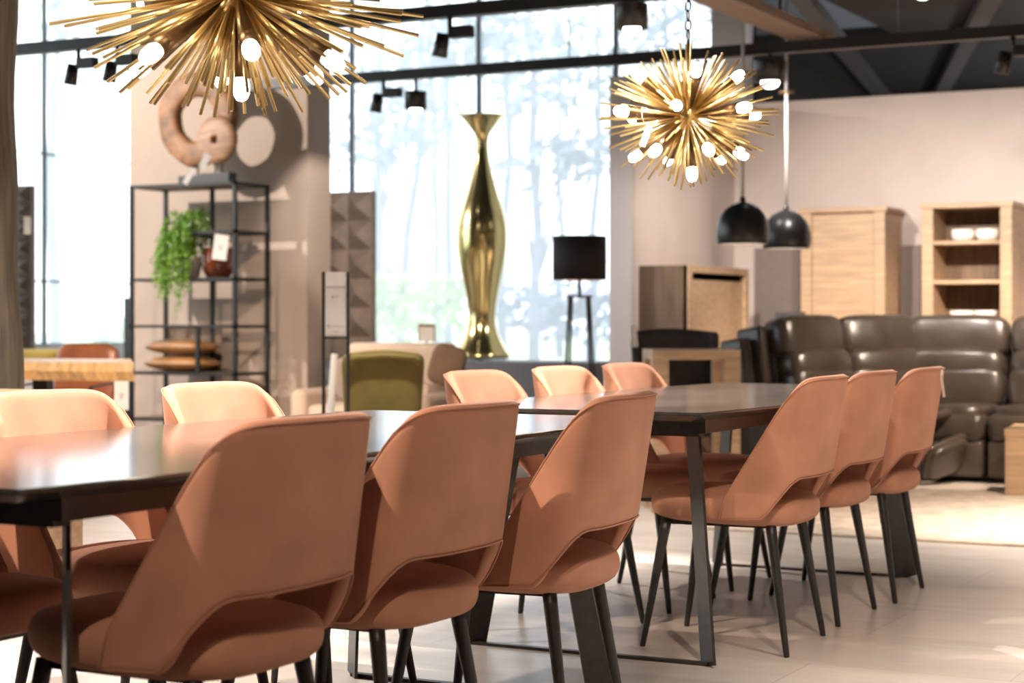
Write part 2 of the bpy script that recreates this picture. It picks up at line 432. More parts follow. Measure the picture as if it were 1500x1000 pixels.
# ------------------------------------------------------------------ dining chairs
ZT = .865
def w_at(z): return .252 - .034*((z-.43)/.43)
def yb_at(z): return -.262 - .075*((z-.43)/.43)
def chair_pos(t, z):
    p = abs(t); sg = 1 if t >= 0 else -1
    w_, D, E = w_at(z), .09, .62
    if p < E:
        th = p/E*PI/2
        x = w_*math.sin(th)**.80; s = D*(1-math.cos(th)**.80)
    else:
        x = w_ - .012*((p-E)/(1-E))**2; s = D + (p-E)/(1-E)*.145
    return Vector((sg*x, yb_at(z)+s, z)), s
def zhi(s):
    a = ZT + .006 - .012*(s/.1)**2 if s > 0 else ZT + .006
    b = .455 + (.235-s)/(.235-.072)*(.838-.455)
    k = .034
    return -k*math.log(math.exp(-a/k)+math.exp(-b/k))
def zlo(s): return .548 + (.418-.548)*smooth01((s-.020)/.075)
def make_chair():
    t = thing('dining_chair', 'x', 'chair', (0, 0, 0), 0, 'terracotta velvet dining chairs')
    # shell
    N, M = 44, 12
    bm = B(); G = []
    top, bot = [], []
    for i in range(N+1):
        tt = -1 + 2*i/N
        tt = math.copysign(abs(tt)**.9, tt)
        _, s = chair_pos(tt, .6)
        lo, hi = zlo(s), zhi(s)
        hi = max(hi, lo+.03)
        col = [bm.verts.new(chair_pos(tt, lo+(hi-lo)*j/M)[0]) for j in range(M+1)]
        G.append(col)
        top.append(col[-1].co.copy()); bot.append(col[0].co.copy())
    for a, b in zip(G, G[1:]):
        for j in range(M): bm.faces.new((a[j], b[j], b[j+1], a[j+1]))
    Gc = [[type('V', (), {'co': v.co.copy()})() for v in col] for col in G]
    bk = obj('backrest', bm, VELVET, t, subdiv=1, solid=.036)
    # piping follows the outer edge of the shell
    pb = B()
    co_ = [[v.co.copy() for v in col] for col in Gc]
    def nrm(i, j):
        i0, i1 = max(i-1, 0), min(i+1, N); j0, j1 = max(j-1, 0), min(j+1, M)
        n_ = (co_[i1][j]-co_[i0][j]).cross(co_[i][j1]-co_[i][j0]).normalized()
        return n_ if n_.dot(Vector((co_[i][j].x, co_[i][j].y+.10, 0))) > 0 else -n_
    path = [co_[i][M].lerp(co_[i][M-1], .28)+nrm(i, M)*.0172 for i in range(1, N)] + [co_[i][0].lerp(co_[i][1], .28)+nrm(i, 0)*.0172 for i in range(N-1, 0, -1)]
    tube(pb, path, .0022, 6, closed=True)
    obj('piping', pb, PIPING, bk)
    # seat
    sb = B(); rings = []
    def outline(sc, z, lift=0):
        r = []
        for k in range(36):
            th = 2*PI*k/36
            c, s_ = math.cos(th), math.sin(th)
            x = math.copysign(abs(c)**.62, c)*.236*sc
            y = math.copysign(abs(s_)**.66, s_)*.262*sc
            if y > 0: x *= 1 - .06*(y/.26)
            r.append(Vector((x, y-.004, z + lift*(y*.03))))
        return r
    for sc, z in ((.30, .396), (.80, .397), (.93, .406), (.985, .424), (1.0, .447), (.988, .466), (.95, .482), (.86, .494), (.62, .503), (.3, .506)):
        rings.append(outline(sc, z, 1))
    loft(sb, rings); st = obj('seat', sb, VELVET, t, subdiv=1)
    # under frame
    fb = B()
    for sx in (-1, 1): box(fb, (sx*.155-.011, -.16, .390), (sx*.155+.011, .16, .404))
    for sy in (-1, 1): box(fb, (-.155, sy*.16-.011, .390), (.155, sy*.16+.011, .404))
    box(fb, (-.05, -.16, .392), (.05, .16, .404))
    obj('seat_frame', fb, BLACKMETAL, t, smooth=False)
    for sx in (-1, 1):
        for sy in (-1, 1):
            lb = B()
            tube(lb, [(sx*.168, sy*.172, .408), (sx*.172, sy*.178, .37), (sx*.214, sy*.237 - .0, .006), (sx*.2145, sy*.238, 0)], [.0175, .0172, .0095, .008], 14)
            obj('leg', lb, BLACKMETAL, t)
    return t
TC1 = Vector((-2.480, 3.451, 0)); T1 = Vector((-2.52, 3.505, 0)); T2 = Vector((-2.468, 6.305, 0))
chair0 = make_chair()
first = [True]
def place_chair(x, y, rz, label):
    if first[0]:
        first[0] = False; chair0.location = (x, y, 0); chair0.rotation_euler = (0, 0, rz); chair0['label'] = label; return chair0
    return dup(chair0, (x, y, 0), rz, label)
H = PI/2; R = math.radians
RIGHT = [
    (TC1, .318-.045, -.62, R(0), 'terracotta velvet chair nearest the camera, turned away, at the nearer table'),
    (TC1, .318-.045, .00, R(0), 'terracotta chair seen from behind, second along the nearer table, between two others'),
    (TC1, .318+.032, .60, R(6), 'terracotta chair seen from behind at the far end of the nearer table, slightly pulled out'),
    (T2, .318+.004, -.64, R(3), 'terracotta chair seen from behind, first of three at the farther table, whole seat visible'),
    (T2, .318-.02, .00, R(0), 'terracotta chair seen from behind, middle of three at the farther table'),
    (T2, .318-.0, .59, R(2), 'terracotta chair at the far end of the farther table with white tag on its back'),
]
LEFT = [
    (TC1, -.352, -.60, R(0), 'terracotta chair facing us at left edge, only its seat front showing under the near table'),
    (TC1, -.352, .06, R(0), 'sunlit terracotta chair facing us across the near table, before the weathered post'),
    (TC1, -.352, .73, R(0), 'sunlit terracotta chair facing us across the near table, below the black shelf unit'),
    (T2, -.318, -.67, R(0), 'terracotta chair facing us across the farther table, beside the olive armchair'),
    (T2, -.318, -.01, R(0), 'terracotta chair facing us across the farther table, middle of that side'),
    (T2, -.318, .61, R(0), 'terracotta chair facing us at the far corner of the farther table, by the white tag'),
]
for T, c, a, dr, lab in RIGHT: place_chair(T.x+c, T.y+a, H+dr, lab)
for T, c, a, dr, lab in LEFT: place_chair(T.x+c, T.y+a, -H+dr, lab)

# ------------------------------------------------------------------ dining tables
def make_table():
    t = thing('dining_table', 'x', 'table', (0, 0, 0), 0, 'dark boat shaped dining tables')
    def outline(inset, z):
        L, We, Wm = 1.255-inset, .455-inset, .51-inset
        r = []
        n = 16
        for k in range(n+1):
            y = -L + 2*L*k/n; x = Wm - (Wm-We)*(y/L)**2; r.append(Vector((x, y, z)))
        for k in range(n+1):
            y = L - 2*L*k/n; x = -(Wm - (Wm-We)*(y/L)**2); r.append(Vector((x, y, z)))
        return r
    bm = B(); loft(bm, [outline(.055, .742), outline(.004, .760), outline(0, .764), outline(.001, .769), outline(.004, .771)])
    obj('table_top', bm, TABLETOP, t, smooth=False)
    ab = B()
    box(ab, (-.38, -1.09, .690), (.38, -1.05, .742)); box(ab, (-.38, 1.05, .690), (.38, 1.09, .742))
    box(ab, (-.40, -1.09, .700), (-.36, 1.09, .742)); box(ab, (.36, -1.09, .700), (.40, 1.09, .742))
    obj('apron', ab, TABLESTEEL, t, smooth=False)
    for sx in (-1, 1):
        for sy in (-1, 1):
            lb = B()
            bar(lb, (sx*.318, sy*.985, .70), (sx*.408, sy*1.085, .0), .095, .009, (sx, sy, 0))
            obj('leg', lb, TABLESTEEL, t, smooth=False)
    for sy in (-1, 1):
        lb = B(); box(lb, (-.408, sy*1.085-.012, 0), (.408, sy*1.085+.012, .010)); obj('floor_bar', lb, TABLESTEEL, t, smooth=False)
    return t
tb1 = make_table(); tb1.location = T1; tb1['label'] = 'dark boat shaped dining table nearest the camera, its end cut by the left edge'
tb2 = dup(tb1, T2, 0, 'dark boat shaped dining table farther away, before the leather sofa, right of centre')

# ------------------------------------------------------------------ chandeliers
def rod_mesh():
    b = B(); tube(b, [(0, 0, 0), (0, 0, 1)], [.0042, .0042], 6)
    me = bpy.data.meshes.new('rod'); b.to_mesh(me); b.free(); me.materials.append(GOLD)
    for p in me.polygons: p.use_smooth = True
    return me
def chandelier(loc, rx, rz, label, nrod, rr, ceil, seed):
    rnd = random.Random(seed)
    t = thing('starburst_chandelier', label, 'chandelier', loc, 0, 'gold starburst chandeliers')
    hb = B(); pillow(hb, .11, .11, .11, None, 1.0, 20, 10); obj('hub', hb, GOLD, t)
    dirs = []
    for i in range(nrod):
        z = 1 - 2*(i+.5)/nrod; ph = i*2.399963 + rnd.uniform(-.25, .25)
        z = max(-.995, min(.995, z + rnd.uniform(-.06, .06)))
        q = math.sqrt(1-z*z); dirs.append(Vector((q*math.cos(ph), q*math.sin(ph), z)))
    def length(d):
        return 1/math.sqrt((d.x*d.x+d.y*d.y)/rx**2 + d.z*d.z/rz**2) * rnd.choice((.80, .88, .94, 1.0, 1.0, 1.04))
    fwd = Vector((-loc[0], -loc[1], 0)).normalized()
    low = atD(750, 0, 1).z
    dirs.sort(key=lambda d: -(d.dot(fwd)*.6 - d.z*.8))
    me = rod_mesh(); sb = B()
    for i, d in enumerate(dirs):
        L = length(d)
        if i < 98:
            o = bpy.data.objects.new('rod', me); COL.objects.link(o); o.parent = t
            o.rotation_mode = 'QUATERNION'; o.rotation_quaternion = d.to_track_quat('Z', 'Y')
            o.scale = (rr, rr, L); 
        else:
            tube(sb, [d*.03, d*L], [.0042*rr]*2, 6)
    o = obj('rods', sb, GOLD, t); o['kind'] = 'stuff'
    bd = []
    for k in range(6): bd.append((k*PI/3+.25, -.62))
    for k in range(6): bd.append((k*PI/3+.75, .05))
    for k in range(4): bd.append((k*PI/2+.55, .68))
    bd.append((0, -1.5))
    for az, el in bd:
        d = Vector((math.cos(el)*math.cos(az), math.cos(el)*math.sin(az), math.sin(el)))
        L = .80/math.sqrt((d.x*d.x+d.y*d.y)/rx**2 + d.z*d.z/rz**2)
        c = B(); tube(c, [d*.03, d*(L-.06), d*(L-.02)], [.006, .021, .024], 14); s = obj('socket', c, BRONZE, t)
        g = B(); q = d.to_track_quat('Z', 'Y').to_matrix().to_4x4()
        lathe(g, [(.004, .034), (.014, .030), (.021, .018), (.023, .004), (.021, -.012), (.018, -.022), (.004, -.023)], 14, Matrix.Translation(d*(L-.002)) @ q @ Matrix.Diagonal((.85, .85, 1, 1)), cap=True)
        obj('bulb', g, BULB, s)
    ch = B(); z = .03; k = 0; top = ceil-loc[2]
    rod = B(); tube(rod, [(0, 0, 0), (0, 0, rz+.02)], .006, 8); obj('stem', rod, BRONZE, t)
    z = rz+.02
    while z < top-.02:
        h_, w_ = .042, .011
        pts = []
        for a in range(10):
            an = 2*PI*a/10
            u, v = math.cos(an)*w_, math.sin(an)*h_/2
            pts.append((u, 0, z+v+h_/2) if k % 2 else (0, u, z+v+h_/2))
        tube(ch, pts, .0028, 6, closed=True); z += h_-.007; k += 1
    obj('chain', ch, BLACKMETAL, t)
    cr = B(); lathe(cr, [(.002, top-.035), (.05, top-.03), (.055, top)], 24, cap=True); obj('ceiling_rose', cr, BLACKMETAL, t)
    return t
c1 = atD(345, -12, 4.2); c2 = atD(1008, 171, 6.7)
chandelier((c1.x, c1.y, c1.z), .44, .272, 'larger gold starburst chandelier over the nearer table, cut by the top edge', 235, 1.0, 3.3, 5)
chandelier((c2.x, c2.y, c2.z), .315, .255, 'smaller gold starburst chandelier with price tag over the farther table', 205, .88, 3.3, 9)

# price tags -------------------------------------------------------
def price_tag(px, py, d, wpx, hpx, label, tilt=0, string=None, lines=True):
    p = atD(px, py, d); s = d/F
    t = thing('price_tag', label, 'price tag', p, YAW, 'white price tags')
    b = B(); box(b, (-wpx*s/2, -.001, -hpx*s/2), (wpx*s/2, .001, hpx*s/2), M=Matrix.Rotation(tilt, 4, 'Y')); obj('card', b, WHITECARD, t, smooth=False)
    if lines and wpx > 15:
        l = B()
        for k, (z, ww) in enumerate(((.05, .34), (-.03, .26), (-.1, .2))):
            box(l, (-ww*wpx*s/2, -.0016, z*hpx*s-.004), (ww*wpx*s/2, -.001, z*hpx*s+.003), M=Matrix.Rotation(tilt, 4, 'Y'))
        obj('print', l, INK, t, smooth=False)
    if string:
        q = atD(string[0], string[1], d) - p
        qq = Matrix.Rotation(-YAW, 4, 'Z') @ q
        b = B(); tube(b, [(0, 0, hpx*s*.45), Vector((qq.x*.5-.006, 0, (qq.z+hpx*s*.45)*.5)), qq], .0012, 6); obj('hanging_string', b, WHITECORD, t)
    return t
price_tag(946, 199, 6.42, 9, 32, 'slim white price tag dangling from the smaller chandelier', R(20), (940, 160), False)
price_tag(323, 362, 13.45, 21, 37, 'white price tag hanging before the brown glass vase', R(7), (326, 343))
price_tag(178, 579, 10.25, 21, 42, 'white price tag hanging from the end of the live edge table', 0, (176, 557))
price_tag(300, 236, 13.5, 10, 22, 'small white tag hanging under the small wooden disc', R(25), (304, 220), False)
price_tag(277, 258, 13.5, 8, 26, 'small slanted white tag under the wooden ring', R(30), (283, 245), False)
price_tag(40, 330, 12.6, 10, 26, 'white tag on the patterned panel beside the post', 0, (40, 312), False)
price_tag(887, 556, 7.95, 6, 34, 'upright white card hanging at the back of the far corner chair', 0, (887, 537), False)
price_tag(929, 492, 11.0, 9, 32, 'white tag on the charcoal chair back', R(-4), (927, 478), False)
# tag on the far chair
p = atD(1379, 566, 7.05)
t = thing('price_tag', 'white price tag strip hung over the top corner of the last chair', 'price tag', atD(1378, 543, 6.98), YAW, 'white price tags')
b = B(); box(b, (-.008, -.001, -.016), (.008, .001, .004)); obj('card', b, WHITECARD, t, smooth=False)
b = B(); box(b, (-.006, -.001, -.10), (.004, .001, -.016), M=Matrix.Rotation(R(-8), 4, 'Y')); obj('hanging_ribbon', b, CREAM, t, smooth=False)

# ------------------------------------------------------------------ pendants
def pendant(px, ytop, ybot, wpx, d, label, ceil):
    s = d/F; r = wpx/2*s
    c = atD(px, ybot, d)
    t = thing('dome_pendant', label, 'pendant lamp', (c.x, c.y, c.z), 0, 'black dome pendants')
    hh = (ybot-ytop)*s
    prof = []
    for k in range(15):
        a = PI/2*k/14*1.25
        rr = r*math.sin(a) if a < PI/2 else r*math.sin(a)
        prof.append((max(.003, rr), hh*(math.cos(a)+.309)/1.309))
    b = B(); lathe(b, prof, 40); obj('dome', b, DOMEBLK, t, solid=.004)
    b = B(); lathe(b, [(q*.96, z*.95) for q, z in prof[4:]], 40); obj('lining', b, DOMEIN, t)
    b = B(); pillow(b, .09, .09, .09, TR(0, 0, hh*.35), 1.0, 16, 8); obj('bulb', b, LEDGLOW, t)
    b = B(); tube(b, [(0, 0, hh-.01), (0, 0, ceil-c.z)], .010, 10); obj('cord', b, WHITECORD, t)
    b = B(); lathe(b, [(.003, hh-.01), (.018, hh-.005), (.018, hh+.03), (.003, hh+.035)], 16, cap=True); obj('cap', b, DOMEBLK, t)
    b = B(); tube(b, [(-.05, 0, 2.55-c.z), (.05, 0, 2.55-c.z)], .014, 8); obj('height_adjuster', b, BRONZE, t)
pendant(1088, 296, 354, 77, 11.3, 'black dome pendant nearer the small chandelier, left of the pair', 3.3)
pendant(1152, 308, 361, 71, 12.2, 'black dome pendant in front of the tall oak cabinet, right of the pair', 3.3)

# ------------------------------------------------------------------ tracks, spots, downlights
TZ = 2.7
def track(Y, x0, x1, label):
    b = B(); box(b, (x0, Y-.035, TZ), (x1, Y+.035, TZ+.07))
    t = tag(obj('light_track', b, BLACKMETAL, smooth=False), label, 'light track', 'black ceiling light tracks')
    wb = B()
    x = x0+.5
    while x < x1:
        top = 4.3 if x < -4.05 else 3.3
        tube(wb, [(x, Y, TZ+.06), (x, Y, top)], .004, 6); x += 2.2
    obj('suspension_wire', wb, MULLION, t)
    return t
YA, YBk = 10.95, 8.82
track(YA, -8.0, 4.0, 'black light track running behind the smaller chandelier across the window')
track(YBk, -11.2, 0.5, 'black light track crossing high in the window above the gold vase')
def spot(px, py, Y, side, label):
    p = atY(px, py, Y)
    t = thing('track_spot', label, 'spotlight', (p.x, Y, TZ), 0, 'black track spotlights')
    b = B(); tube(b, [(0, 0, 0), (0, 0, -.05)], .014, 8); obj('stem', b, BLACKMETAL, t)
    b = B(); box(b, (0, -.03, -.115), (.14, .03, -.05), .006); obj('driver_box', b, BLACKMETAL, t, smooth=False)
    b = B(); M = TR(-.05*1, 0, -.13, 0, 0, R(12)); lathe(b, [(.004, .05), (.036, .048), (.043, -.08), (.036, -.082), (.004, -.075)], 20, M, cap=True); hd = obj('head', b, BLACKMETAL, t)
    b = B(); tube(b, [(-.05, 0, -.10), (.02, 0, -.085)], .010, 8); obj('arm', b, BLACKMETAL, t)
    return p
spot(659, 30, YBk, 1, 'black spotlight under the upper track above the gold vase')
spot(115, 78, YBk, 1, 'black spotlight on the track beside the weathered post')
spot(172, 72, YBk, 1, 'black spotlight half hidden by the larger chandelier rods')
spot(562, 131, YA, 1, 'black spotlight under the lower track next to the glowing downlight')
spot(1484, 50, YA, 1, 'black spotlight at the right edge of the dark ceiling')
def downlight(px, ytop, ybot, wpx, Y, label):
    p = atY(px, ytop, Y); s = (p - Vector((0, 0, HC))).length/F
    d = Y/_dir(px, ytop).y; s = d/F; r = wpx/2*s; h = (ybot-ytop)*s
    t = thing('cylinder_downlight', label, 'ceiling lamp', (p.x, Y, p.z), 0, 'black cylinder downlights')
    b = B(); lathe(b, [(.003, 0), (r*.97, 0), (r, -.01), (r, -h), (r*.93, -h), (r*.9, -h*.8), (.003, -h*.78)], 32); obj('housing', b, BLACKMETAL, t)
    b = B(); pillow(b, r*1.2, r*1.2, r*.8, TR(0, 0, -h-.004), 1.0, 20, 10); obj('bulb', b, LEDGLOW, t)
    b = B(); tube(b, [(0, 0, -.002), (0, 0, TZ-.002-p.z)], .012, 8); obj('stem', b, BLACKMETAL, t)
downlight(609, 134, 160, 32, YA-.0, 'black cylinder downlight glowing above left of the gold vase')
downlight(926, 6, 42, 46, YBk, 'black cylinder downlight at the top edge left of the chandelier chain')
downlight(1128, 88, 120, 46, YA, 'black cylinder downlight behind the pendant cords under the dark ceiling')
b = B(); q = atD(1352, -6, 11.0); t = thing('cylinder_downlight', 'downlight cut by the top edge with only its glowing bulb showing', 'ceiling lamp', (q.x, q.y, q.z), 0, 'black cylinder downlights')
lathe(b, [(.003, .22), (.09, .22), (.09, .02), (.003, .03)], 24); obj('housing', b, BLACKMETAL, t)
b = B(); pillow(b, .10, .10, .07, TR(0, 0, .01), 1.0, 16, 8); obj('bulb', b, LEDGLOW, t)
b = B(); tube(b, [(0, 0, .22), (0, 0, 3.3-q.z)], .01, 8); obj('stem', b, BLACKMETAL, t)

# ------------------------------------------------------------------ weathered post and the oak sideboard below it
pc = atD(-38, 470, 7.1)
bm = B(); rings = []
for k in range(40):
    z = 4.3*k/39
    r0 = .165 + .012*math.sin(z*2.3) + .006*math.sin(z*9.1)
    rings.append([Vector((r0*(1+.05*math.sin(3*a+z*1.7)+.012*math.sin(17*a))*math.cos(a), r0*(1+.05*math.sin(3*a+z*1.7)+.012*math.sin(19*a+z))*math.sin(a), z)) for a in [2*PI*i/56 for i in range(56)]])
for i, r in enumerate(rings):
    off = .012*(1-i/39)*4
    for v in r: v.x += off*.3
loft(bm, rings); o = obj('weathered_post', bm, POSTMAT, None, loc=(pc.x, pc.y, 0)); tag(o, 'weathered grey brown wooden post at the left edge of the frame', 'post')
p = atD(40, 573, 6.15)
t = thing('oak_sideboard', 'light oak sideboard behind the sunlit chair at the left edge', 'sideboard', (p.x-.88, p.y, 0))
b = B(); box(b, (-1.2, 0, .06), (.88, .28, .80), .006); obj('body', b, OAK, t, smooth=False)
for k in range(3):
    x = -1.15+k*.68; b = B(); box(b, (x, -.016, .10), (x+.66, 0, .76), .004); dd = obj('door', b, OAK, t, smooth=False)
    h_ = B(); tube(h_, [(x+.58, -.03, .42), (x+.58, -.03, .52)], .006, 8); obj('handle', h_, BLACKMETAL, dd)
b = B(); box(b, (-1.15, .04, 0), (.83, .24, .06)); obj('plinth', b, BLACKMETAL, t, smooth=False)

# ------------------------------------------------------------------ live edge table, cognac chair, bench
p0 = atD(20, 527, 10.6); p1 = atD(196, 531, 10.4)
L = (p1-p0).length
ang = math.atan2(p1.y-p0.y, p1.x-p0.x)
t = thing('live_edge_table', 'thick live edge wooden slab table left of the black shelf unit', 'table', (p1.x, p1.y, 0), ang)
b = B(); rings = []
zt = p1.z
for k in range(26):
    x = -2.3 + 2.3*k/25
    yn = .02*math.sin(x*7)+.012*math.sin(x*17); yf = .95+.03*math.sin(x*5)
    rings.append([Vector((x, yn, zt)), Vector((x, yn-.012, zt-.05)), Vector((x, yn+.02+.01*math.sin(x*11), zt-.105)), Vector((x-.50, yf-.03, zt-.105)), Vector((x-.51, yf, zt-.04)), Vector((x-.50, yf-.01, zt))])
loft(b, rings); obj('table_top', b, SLABWOOD, t, smooth=False)
for x in (-2.1, -1.0):
    b = B(); box(b, (x-.05, .2, 0), (x+.05, .8, .04)); box(b, (x-.05, .2, .04), (x+.05, .28, zt-.105)); box(b, (x-.05, .72, .04), (x+.05, .8, zt-.105)); obj('leg', b, BLACKMETAL, t, smooth=False)
p = atD(121, 503, 12.2)
t = thing('cognac_armchair', 'shiny cognac leather chair behind the live edge table', 'chair', (p.x, p.y, 0), YAW-.2)
zt2 = p.z
b = B(); pillow(b, .44, .10, .56, TR(0, .06, zt2-.28, 0, R(-8)), .35); obj('backrest', b, COGNAC, t)
b = B(); pillow(b, .48, .48, .14, TR(0, -.22, .44), .35); obj('seat', b, COGNAC, t)
for sx in (-1, 1):
    b = B(); tube(b, [(sx*.26, -.45, 0), (sx*.26, -.45, .62), (sx*.26, .0, .64), (sx*.26, .05, 0)], .012, 8); obj('arm_frame', b, BLACKMETAL, t)
p = atD(50, 513, 13.6)
b = B(); pillow(b, .55, .3, .12, TR(0, 0, 0), .5); tag(obj('mustard_cushion', b, MUSTARD, None, loc=(p.x, p.y, p.z-.05)), 'mustard cushion seen over the live edge table beside the post', 'cushion')
b = B(); box(b, (-.5, -.22, 0), (.5, .22, p.z-.112), .01); tag(obj('cushion_stool', b, SILLMAT, None, loc=(p.x, p.y, 0), smooth=False), 'pale block stool carrying the mustard cushion behind the live edge table', 'stool')
# slim black panel by the window
p = atD(188, 500, 15.2)
b = B(); box(b, (-.03, -.02, 0), (.03, .02, atD(188, 436, 15.2).z)); tag(obj('slim_black_stand', b, BLACKMETAL, None, loc=(p.x, p.y, 0), smooth=False), 'slim black upright stand by the side window left of the shelf unit', 'stand')

# ------------------------------------------------------------------ black shelf unit
nl = atD(193, 272, 14.0)
SWd, SDp, SH = .955, .41, nl.z
t = thing('metal_shelf_unit', 'black metal open shelf unit standing before the beige pillar', 'shelf', (nl.x, nl.y, 0), 0)
q = .014
for i, (x, y) in enumerate(((0, 0), (SWd, 0), (0, SDp), (SWd, SDp))):
    b = B(); box(b, (x-q, y-q, 0), (x+q, y+q, SH)); obj('post', b, SHELFMETAL, t, smooth=False)
b = B(); box(b, (.62-q, -q, .647), (.62+q, q, .999)); obj('divider', b, SHELFMETAL, t, smooth=False)
b = B(); box(b, (.445-q, SDp-q, .0), (.445+q, SDp+q, SH)); obj('divider', b, SHELFMETAL, t, smooth=False)
SZ = [.05, .30, .647, .999, 1.35, 1.696, SH-.01]
for k, z in enumerate(SZ):
    x0, x1 = 0, SWd
    if k == 5: x0 = .42
    fb = B()
    for y in (0, SDp): box(fb, (x0-q, y-q, z-.011), (x1+q, y+q, z+.011))
    for x in (x0, x1): box(fb, (x-q, 0, z-.011), (x+q, SDp, z+.011))
    sh = obj('shelf_frame', fb, SHELFMETAL, t, smooth=False)
    if k != 3:
        pb = B(); box(pb, (x0+q, q, z-.004), (x1-q, SDp-q, z+.010)); obj('shelf_board', pb, OAKDARK, sh, smooth=False)
b = B(); box(b, (.015, SDp+.002, .66), (.53, SDp+.012, .985)); obj('back_panel', b, OAKDARK, t, smooth=False)  # thin dark sheet across the back of the cushion bay
S0 = Vector((nl.x, nl.y, 0))
# objects on the unit
b = B(); lathe(b, [(.004, 0), (.085, .0), (.118, .06), (.128, .13), (.118, .20), (.105, .225), (.098, .222), (.11, .19), (.12, .13), (.11, .065), (.004, .012)], 36)
GV = tag(obj('glass_vase', b, BROWNGLASS, None, loc=S0+Vector((.68, .17, 1.3615))), 'round brown glass vase on the black shelf unit', 'vase')
for k, (z, rz, lab) in enumerate(((.659, .12, 'bronze satin cushion lying lowest of two on the black shelf unit'), (.785, -.06, 'bronze satin cushion lying on top of another on the black shelf unit'))):
    b = B(); pillow(b, .60, .32, .12, TR(0, 0, .06, rz*.3), .55, 40, 12, pinch=1)
    o = obj('throw_cushion', b, BRONZECUSH, None, loc=S0+Vector((.318, .205, z))); tag(o, lab, 'cushion', 'bronze cushions on the shelf unit')
# hanging plant
t = thing('hanging_plant', 'trailing green plant in a pot on the black shelf unit', 'plant', S0+Vector((.42, .17, 1.3615))); t.scale = (1.1, 1.1, 1.1)
b = B(); lathe(b, [(.003, 0), (.06, 0), (.085, .12), (.09, .15), (.08, .15), (.07, .12), (.003, .11)], 24); obj('pot', b, POTMAT, t)
b = B(); pillow(b, .02, .02, .02, TR(0, 0, .13)); b.free()
b = B(); sb = B()
rnd = random.Random(4)
for k in range(78):
    az = rnd.uniform(0, 2*PI); rr = rnd.uniform(.03, .115)
    sx, sy = rr*math.cos(az), rr*math.sin(az)*.55
    h0 = rnd.uniform(.24, .50); drop = rnd.uniform(.2, .56)
    pts = []
    front = -.21 if rnd.random() < .8 else .12
    if front > 0: drop *= .25
    for j in range(9):
        f_ = j/8
        x = sx*(.3+1.0*min(1, f_*2)); y = sy*.3 + (front+sy*.4)*min(1, f_*1.7)
        z = .15 + (h0-.15)*math.sin(min(1, f_*3)*PI/2) - drop*max(0, f_-.18)**1.2*1.25
        pts.append(Vector((x+rnd.uniform(-.008, .008), y, z)))
    tube(sb, pts, .0018, 5)
    for j in range(1, 9):
        for _ in range(9):
            c = pts[j-1].lerp(pts[j], rnd.random()) + Vector((rnd.gauss(0, .014), rnd.gauss(0, .012), rnd.gauss(0, .010)))
            nrm = Vector((rnd.gauss(0, 1), rnd.gauss(-.5, 1), rnd.gauss(.3, 1))).normalized()
            a = nrm.orthogonal().normalized()*rnd.uniform(.008, .014); bb = nrm.cross(a).normalized()*rnd.uniform(.005, .009)
            b.faces.new([b.verts.new(p_) for p_ in (c-a, c-bb, c+a, c+bb)])
obj('foliage', b, LEAF, t, smooth=False, recalc=False); obj('stems', sb, LEAF, t)['kind'] = 'stuff'
# wooden ring and disc on stands
def ring_torus(bm, R_, r_in, th, n=56):
    rm, hw = (R_+r_in)/2, (R_-r_in)/2
    rings = []
    for i in range(n):
        a = 2*PI*i/n; row = []
        wob = 1+.02*math.sin(3*a)+.012*math.sin(7*a+1)
        for k in range(14):
            ph = 2*PI*k/14
            rr = (rm + math.copysign(abs(math.cos(ph))**.7, math.cos(ph))*hw)*wob; yy = math.copysign(abs(math.sin(ph))**.7, math.sin(ph))*th/2
            row.append(bm.verts.new((rr*math.cos(a), yy, rr*math.sin(a))))
        rings.append(row)
    for i in range(n):
        a, c = rings[i], rings[(i+1) % n]
        for k in range(14): bm.faces.new((a[k], a[(k+1) % 14], c[(k+1) % 14], c[k]))
rc = atY(290, 174, S0.y+.22); dc = atY(318, 205, S0.y+.06)
t = thing('wooden_ring', 'large carved wooden ring on a stand atop the black shelf unit', 'sculpture', (rc.x, rc.y, SH+.002))
b = B(); ring_torus(b, .362, .168, .11); b.transform(Matrix.Translation((0, 0, rc.z-SH-.002))); obj('ring', b, RINGWOOD, t)
b = B(); box(b, (-.14, -.06, 0), (.14, .06, .07)); tube(b, [(0, 0, .04), (0, 0, rc.z-SH-.31)], .008, 8); obj('stand', b, BLACKMETAL, t, smooth=False)
t = thing('wooden_disc', 'small round wooden disc with square hole atop the black shelf unit', 'sculpture', (dc.x, dc.y, SH+.002))
b = B()
n = 48; prof = [(.165, 0), (.160, -.018), (.12, -.034), (.03, -.042)]
zc = dc.z-SH-.002
def sq(a, r): 
    m_ = max(abs(math.cos(a)), abs(math.sin(a))); return r/m_
rows = []
angs = [2*PI*(i+.0)/n for i in range(n)]
def disc_ring(r, y, square=False): return [Vector(((sq(a, r) if square else r)*math.cos(a), y, zc+(sq(a, r) if square else r)*math.sin(a))) for a in angs]
seq = [disc_ring(.025, .02, True), disc_ring(.133, .03), disc_ring(.175, .018), disc_ring(.184, 0), disc_ring(.175, -.018), disc_ring(.133, -.030), disc_ring(.05, -.034), disc_ring(.025, -.034, True), disc_ring(.025, .02, True)]
loft(b, seq, cap=False); obj('disc', b, RINGTAN, t)
b = B(); box(b, (-.12, -.05, 0), (.14, .05, .07)); tube(b, [(-.03, .02, .04), (-.03, .02, zc-.14)], .007, 8); tube(b, [(.03, .02, .04), (.03, .02, zc-.14)], .007, 8); obj('stand', b, BLACKMETAL, t, smooth=False)

